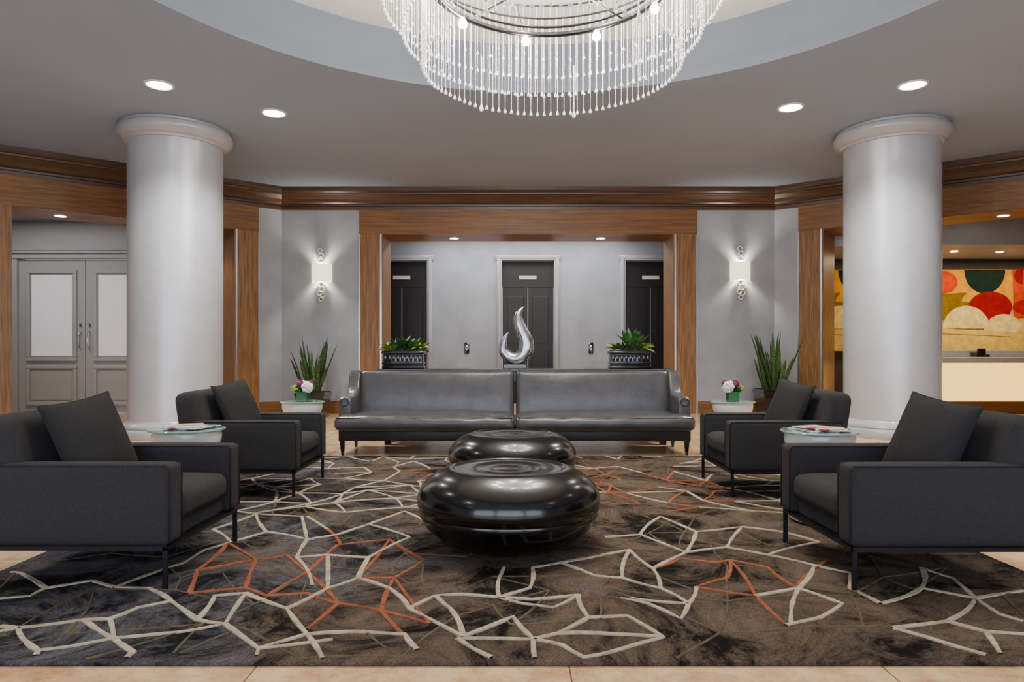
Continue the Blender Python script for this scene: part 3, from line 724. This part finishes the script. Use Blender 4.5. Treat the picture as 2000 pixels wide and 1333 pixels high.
# ================= snake plants
def snake(name,x,y,w,ht=.5):
    e=empty(name,(x,y,0))
    bm=bmesh.new(); 
    b2=bmesh.new(); bmesh.ops.create_cone(b2,cap_ends=True,segments=4,radius1=w*.6,radius2=w*.707,depth=ht)
    merge(bm,b2,0,Matrix.Translation((0,0,ht/2))@Matrix.Rotation(math.pi/4,4,'Z'))
    bm_box(bm,-w/2-.01,w/2+.01,-w/2-.01,w/2+.01,ht-.06,ht-.02,bevel=.006)
    addobj('pot',bm,'black',e)
    bm=bmesh.new(); bm_box(bm,-w/2+.02,w/2-.02,-w/2+.02,w/2-.02,ht-.02,ht+.005); addobj('soil',bm,'soil',e)
    bm=bmesh.new()
    for i in range(34):
        a=random.uniform(0,6.28); rr=random.uniform(.02,w*.36); L=random.uniform(.45,1.08)
        bm_blade(bm,(rr*math.cos(a),rr*math.sin(a),ht),(.40*math.cos(a)*random.uniform(.3,1.1),.40*math.sin(a),1.1),L,random.uniform(.065,.1),-.03,n=9,prof=lambda t:(.6+.6*t-.25*t*t)*max(0,1-t**4)**.9)
    addobj('leaves',bm,'snake',e,smooth=True)
snake('potted_snake_plant',-3.62,12.45,.52,.46); snake('potted_snake_plant.001',4.70,12.25,.56,.52)
# ================= planters on console
def planter(name,x,y,z,kind):
    e=empty(name,(x,y,z))
    bm=bmesh.new()
    bm_box(bm,-.25,.25,-.11,.11,.015,.19,bevel=.02); bm_box(bm,-.27,.27,-.125,.125,.185,.225,bevel=.012); bm_box(bm,-.265,.265,-.12,.12,0,.03,bevel=.01)
    bm_box(bm,-.262,.262,-.118,.118,.06,.085,bevel=.008)
    for i in range(9): bm_box(bm,-.24+i*.055,-.205+i*.055,-.12,-.105,.095,.175,bevel=.008)
    addobj('box',bm,'black',e,smooth=True,angle=40)
    bm=bmesh.new(); bm_box(bm,-.24,.24,-.1,.1,.2,.232); addobj('soil',bm,'soil',e)
    bm=bmesh.new()
    def rosette(c,n,L,W,el,bend,mi=0):
        for i in range(n):
            a=2*math.pi*i/n*2.4+random.uniform(-.2,.2); k=i/n
            bm_blade(bm,(c[0],c[1],c[2]),(math.cos(a),math.sin(a),el+k*1.6),L*random.uniform(.75,1),W,bend,mi,n=6,prof=lambda t:(.45+1.3*t)*max(0,1-t**2.2))
    if kind:
        rosette((.02,0,.24),20,.34,.07,.8,.1); rosette((-.19,0,.24),16,.17,.05,.3,.7,1); rosette((.2,.0,.24),16,.18,.05,.2,.9,1); rosette((.11,-.06,.23),14,.15,.045,.5,.3,0)
        rosette((-.09,-.06,.23),14,.18,.045,.4,.5)
    else:
        rosette((0,0,.24),20,.22,.075,.5,.3); rosette((-.2,0,.24),18,.19,.06,.2,.9,1); rosette((.21,0,.24),18,.20,.06,.2,1.0,1); rosette((-.1,-.04,.24),14,.2,.05,.7,.3); rosette((.11,-.04,.24),14,.2,.06,.6,.5)
    addobj('succulents',bm,['leaf','lime'],e,smooth=True)
planter('succulent_planter',-1.39,8.78,.966,0); planter('succulent_planter.001',1.51,8.78,.966,1)
# ================= sculpture
d=8.78; s=d/F
e=empty('flame_sculpture',((1006-1000)*s,d,.966))
bm=bmesh.new(); bm_box(bm,-.15,.15,-.09,.09,0,.05,bevel=.006); addobj('plinth',bm,'black',e)
pts=[(993,650,1),(987,660,4.5),(983,673,7),(984,687,9.5),(993,698,11.5),(1007,702,12.5),(1021,696,14),(1028,681,15),(1027,664,14),(1020,648,12.5),(1014,633,11),(1012,619,8.5),(1016,608,5),(1023,600,.8)]
pts=smoothpath([((a-1006)*s,0,H+(HY-b)*s-.966+0.005,r*s) for a,b,r in pts],6)
bm=bmesh.new(); bm_tube(bm,[p[:3] for p in pts],[max(.003,p[3]) for p in pts],20,flat=.62)
addobj('flame',bm,'silver',e,smooth=True)
# ================= sconces
def sconce(name,px,py):
    d=BY-.02; s=d/F
    e=empty(name,((px-1000)*s,BY-.001,H+(HY-py)*s))
    bm=bmesh.new()
    bm_lathe(bm,[(.185,-.17),(.19,-.165),(.19,.165),(.185,.17),(.18,.165),(.18,-.165),(.185,-.17)],28,0,(0,0,0),math.pi,2*math.pi)
    for v in bm.verts: v.co.y=v.co.y*.65-.005
    addobj('shade',bm,'shade',e,smooth=True,angle=50)
    bm=bmesh.new()
    y=-.05
    bm_torus(bm,(0,y,.25),.05,.017,'Y'); bm_torus(bm,(0,y,.355),.04,.016,'Y'); bm_torus(bm,(-.02,y,.44),.035,.014,'Y',sx=1.2)
    bm_torus(bm,(0,y,-.225),.05,.018,'Y',sx=1.2); bm_torus(bm,(.02,y,-.32),.05,.018,'Y'); bm_torus(bm,(-.03,y,-.40),.04,.016,'Y'); bm_torus(bm,(.03,y,-.43),.045,.016,'Y'); bm_torus(bm,(0,y,-.51),.04,.016,'Y')
    bm_box(bm,-.03,.03,-.03,0,-.2,.2)
    for z in (.3,-.27,-.36,-.46): bm_tube(bm,[(0,y,z),(0,0,z)],.012,6)
    addobj('scroll_rings',bm,'silverleaf',e,smooth=True,angle=40)
    light('bulb','POINT',(0,-.07,.0),20,(255,240,215),.05,parent=e)
    light('uplight','SPOT',(0,-.09,.1),38,(255,242,220),.03,rot=(math.pi,0,0),spot=120,parent=e)
    light('downlight','SPOT',(0,-.09,-.1),38,(255,242,220),.03,spot=120,parent=e)
sconce('wall_sconce',628,534); sconce('wall_sconce.001',1446,530)
# ================= chandelier
CX,CY=AX,5.44
e=empty('crystal_chandelier',(CX,CY,0))
tiers=[(1.325,3.88,4.60,124),(1.17,3.64,4.40,112),(1.02,3.405,4.16,102)]
bm=bmesh.new()
for ti,(R,zb,zt,N) in enumerate(tiers):
    for i in range(N):
        a=2*math.pi*(i+.3*ti)/N; x,y=R*math.cos(a),R*math.sin(a)
        zb2=zb+random.uniform(-.006,.006)
        r=.0021
        bm_lathe(bm,[(r,zt),(r,zb2+.04)],4,0,(x,y,0))
        def drop(z,k):
            bm_lathe(bm,[(.002,z+.045*k),(.005,z+.034*k),(.011,z+.022*k),(.0165,z+.011*k),(.012,z+.003*k),(0,z)],7,0,(x,y,0))
        drop(zb2,1.1)
        if i%2: drop(zb2+.17,.85)
        nb=6
        for k in range(nb):
            z=zt-(zt-zb2-.1)*(k+.5)/nb
            bm_lathe(bm,[(.002,z+.009),(.0044,z),(.002,z-.009)],5,0,(x,y,0))
for a,R,z in ((-1.0,1.0,3.37),(2.2,1.0,3.37),(1.3,1.02,3.37)):
    x,y=R*math.cos(a),R*math.sin(a)
    bm_lathe(bm,[(.004,z+.5),(.004,z+.07),(.010,z+.05),(.020,z+.025),(.018,z+.01),(0,z)],8,0,(x,y,0))
addobj('crystal_strands',bm,'crystal',e,smooth=True)
bm=bmesh.new()
for R,zb,zt,N in tiers:
    bm_torus(bm,(0,0,zt),R,.009,'Z',96,6)
bm_torus(bm,(0,0,4.15),.97,.024,'Z',96,8); bm_torus(bm,(0,0,4.21),.95,.012,'Z',96,6)
bm_lathe(bm,[(0,4.10),(.05,4.11),(.07,4.16),(.04,4.22),(.018,4.24),(.018,Z2-.08),(.11,Z2-.06),(.12,Z2-.001),(0,Z2-.001)],24)
for k in range(4):
    a=2*math.pi*k/4+math.pi/4
    bm_tube(bm,[(0,0,4.17),(.97*math.cos(a),.97*math.sin(a),4.16)],.008,6)
for k in range(8):
    a=2*math.pi*k/8+.2
    bm_tube(bm,[(.97*math.cos(a),.97*math.sin(a),4.16),(1.17*math.cos(a),1.17*math.sin(a),4.40),(1.325*math.cos(a),1.325*math.sin(a),4.60)],.005,6)
    bm_tube(bm,[(.97*math.cos(a),.97*math.sin(a),4.15),(1.02*math.cos(a),1.02*math.sin(a),4.16)],.006,6)
addobj('frame',bm,'chrome',e,smooth=True,angle=50)
bm=bmesh.new()
NB=9
for k in range(NB):
    a=2*math.pi*k/NB+math.pi/2+.19
    x,y=.96*math.cos(a),.96*math.sin(a)
    bm_lathe(bm,[(.012,4.13),(.026,4.11),(.040,4.08),(.034,4.05),(0,4.03)],12,0,(x,y,0))
    light('bulb_light_%d'%(k+1),'POINT',(x,y,4.0),24,(255,247,234),.04,parent=e)
    light('dome_fill_%d'%(k+1),'POINT',(x*.9,y*.9,4.36),32,(255,249,241),.04,parent=e)  # added fill lamps with no bulb of their own, brighten the dome
addobj('bulbs',bm,'emitw',e,smooth=True)
# ================= daylight
w=bpy.data.worlds.new('world'); bpy.context.scene.world=w; w.use_nodes=True
w.node_tree.nodes['Background'].inputs[0].default_value=(*s2l((205,216,235)),1); w.node_tree.nodes['Background'].inputs[1].default_value=1.0
light('window_daylight','AREA',(-.2,-3.5,2.0),580,(230,239,255),12.5,rot=(math.radians(90),0,0),sy=3.2)
cam=bpy.data.cameras.new('camera'); co=bpy.data.objects.new('camera',cam); bpy.context.collection.objects.link(co)
co.location=(0,0,H); co.rotation_euler=(math.radians(90),0,0); cam.lens=24; cam.sensor_width=36; cam.shift_y=25.5/2000; cam.clip_end=100
bpy.context.scene.camera=co
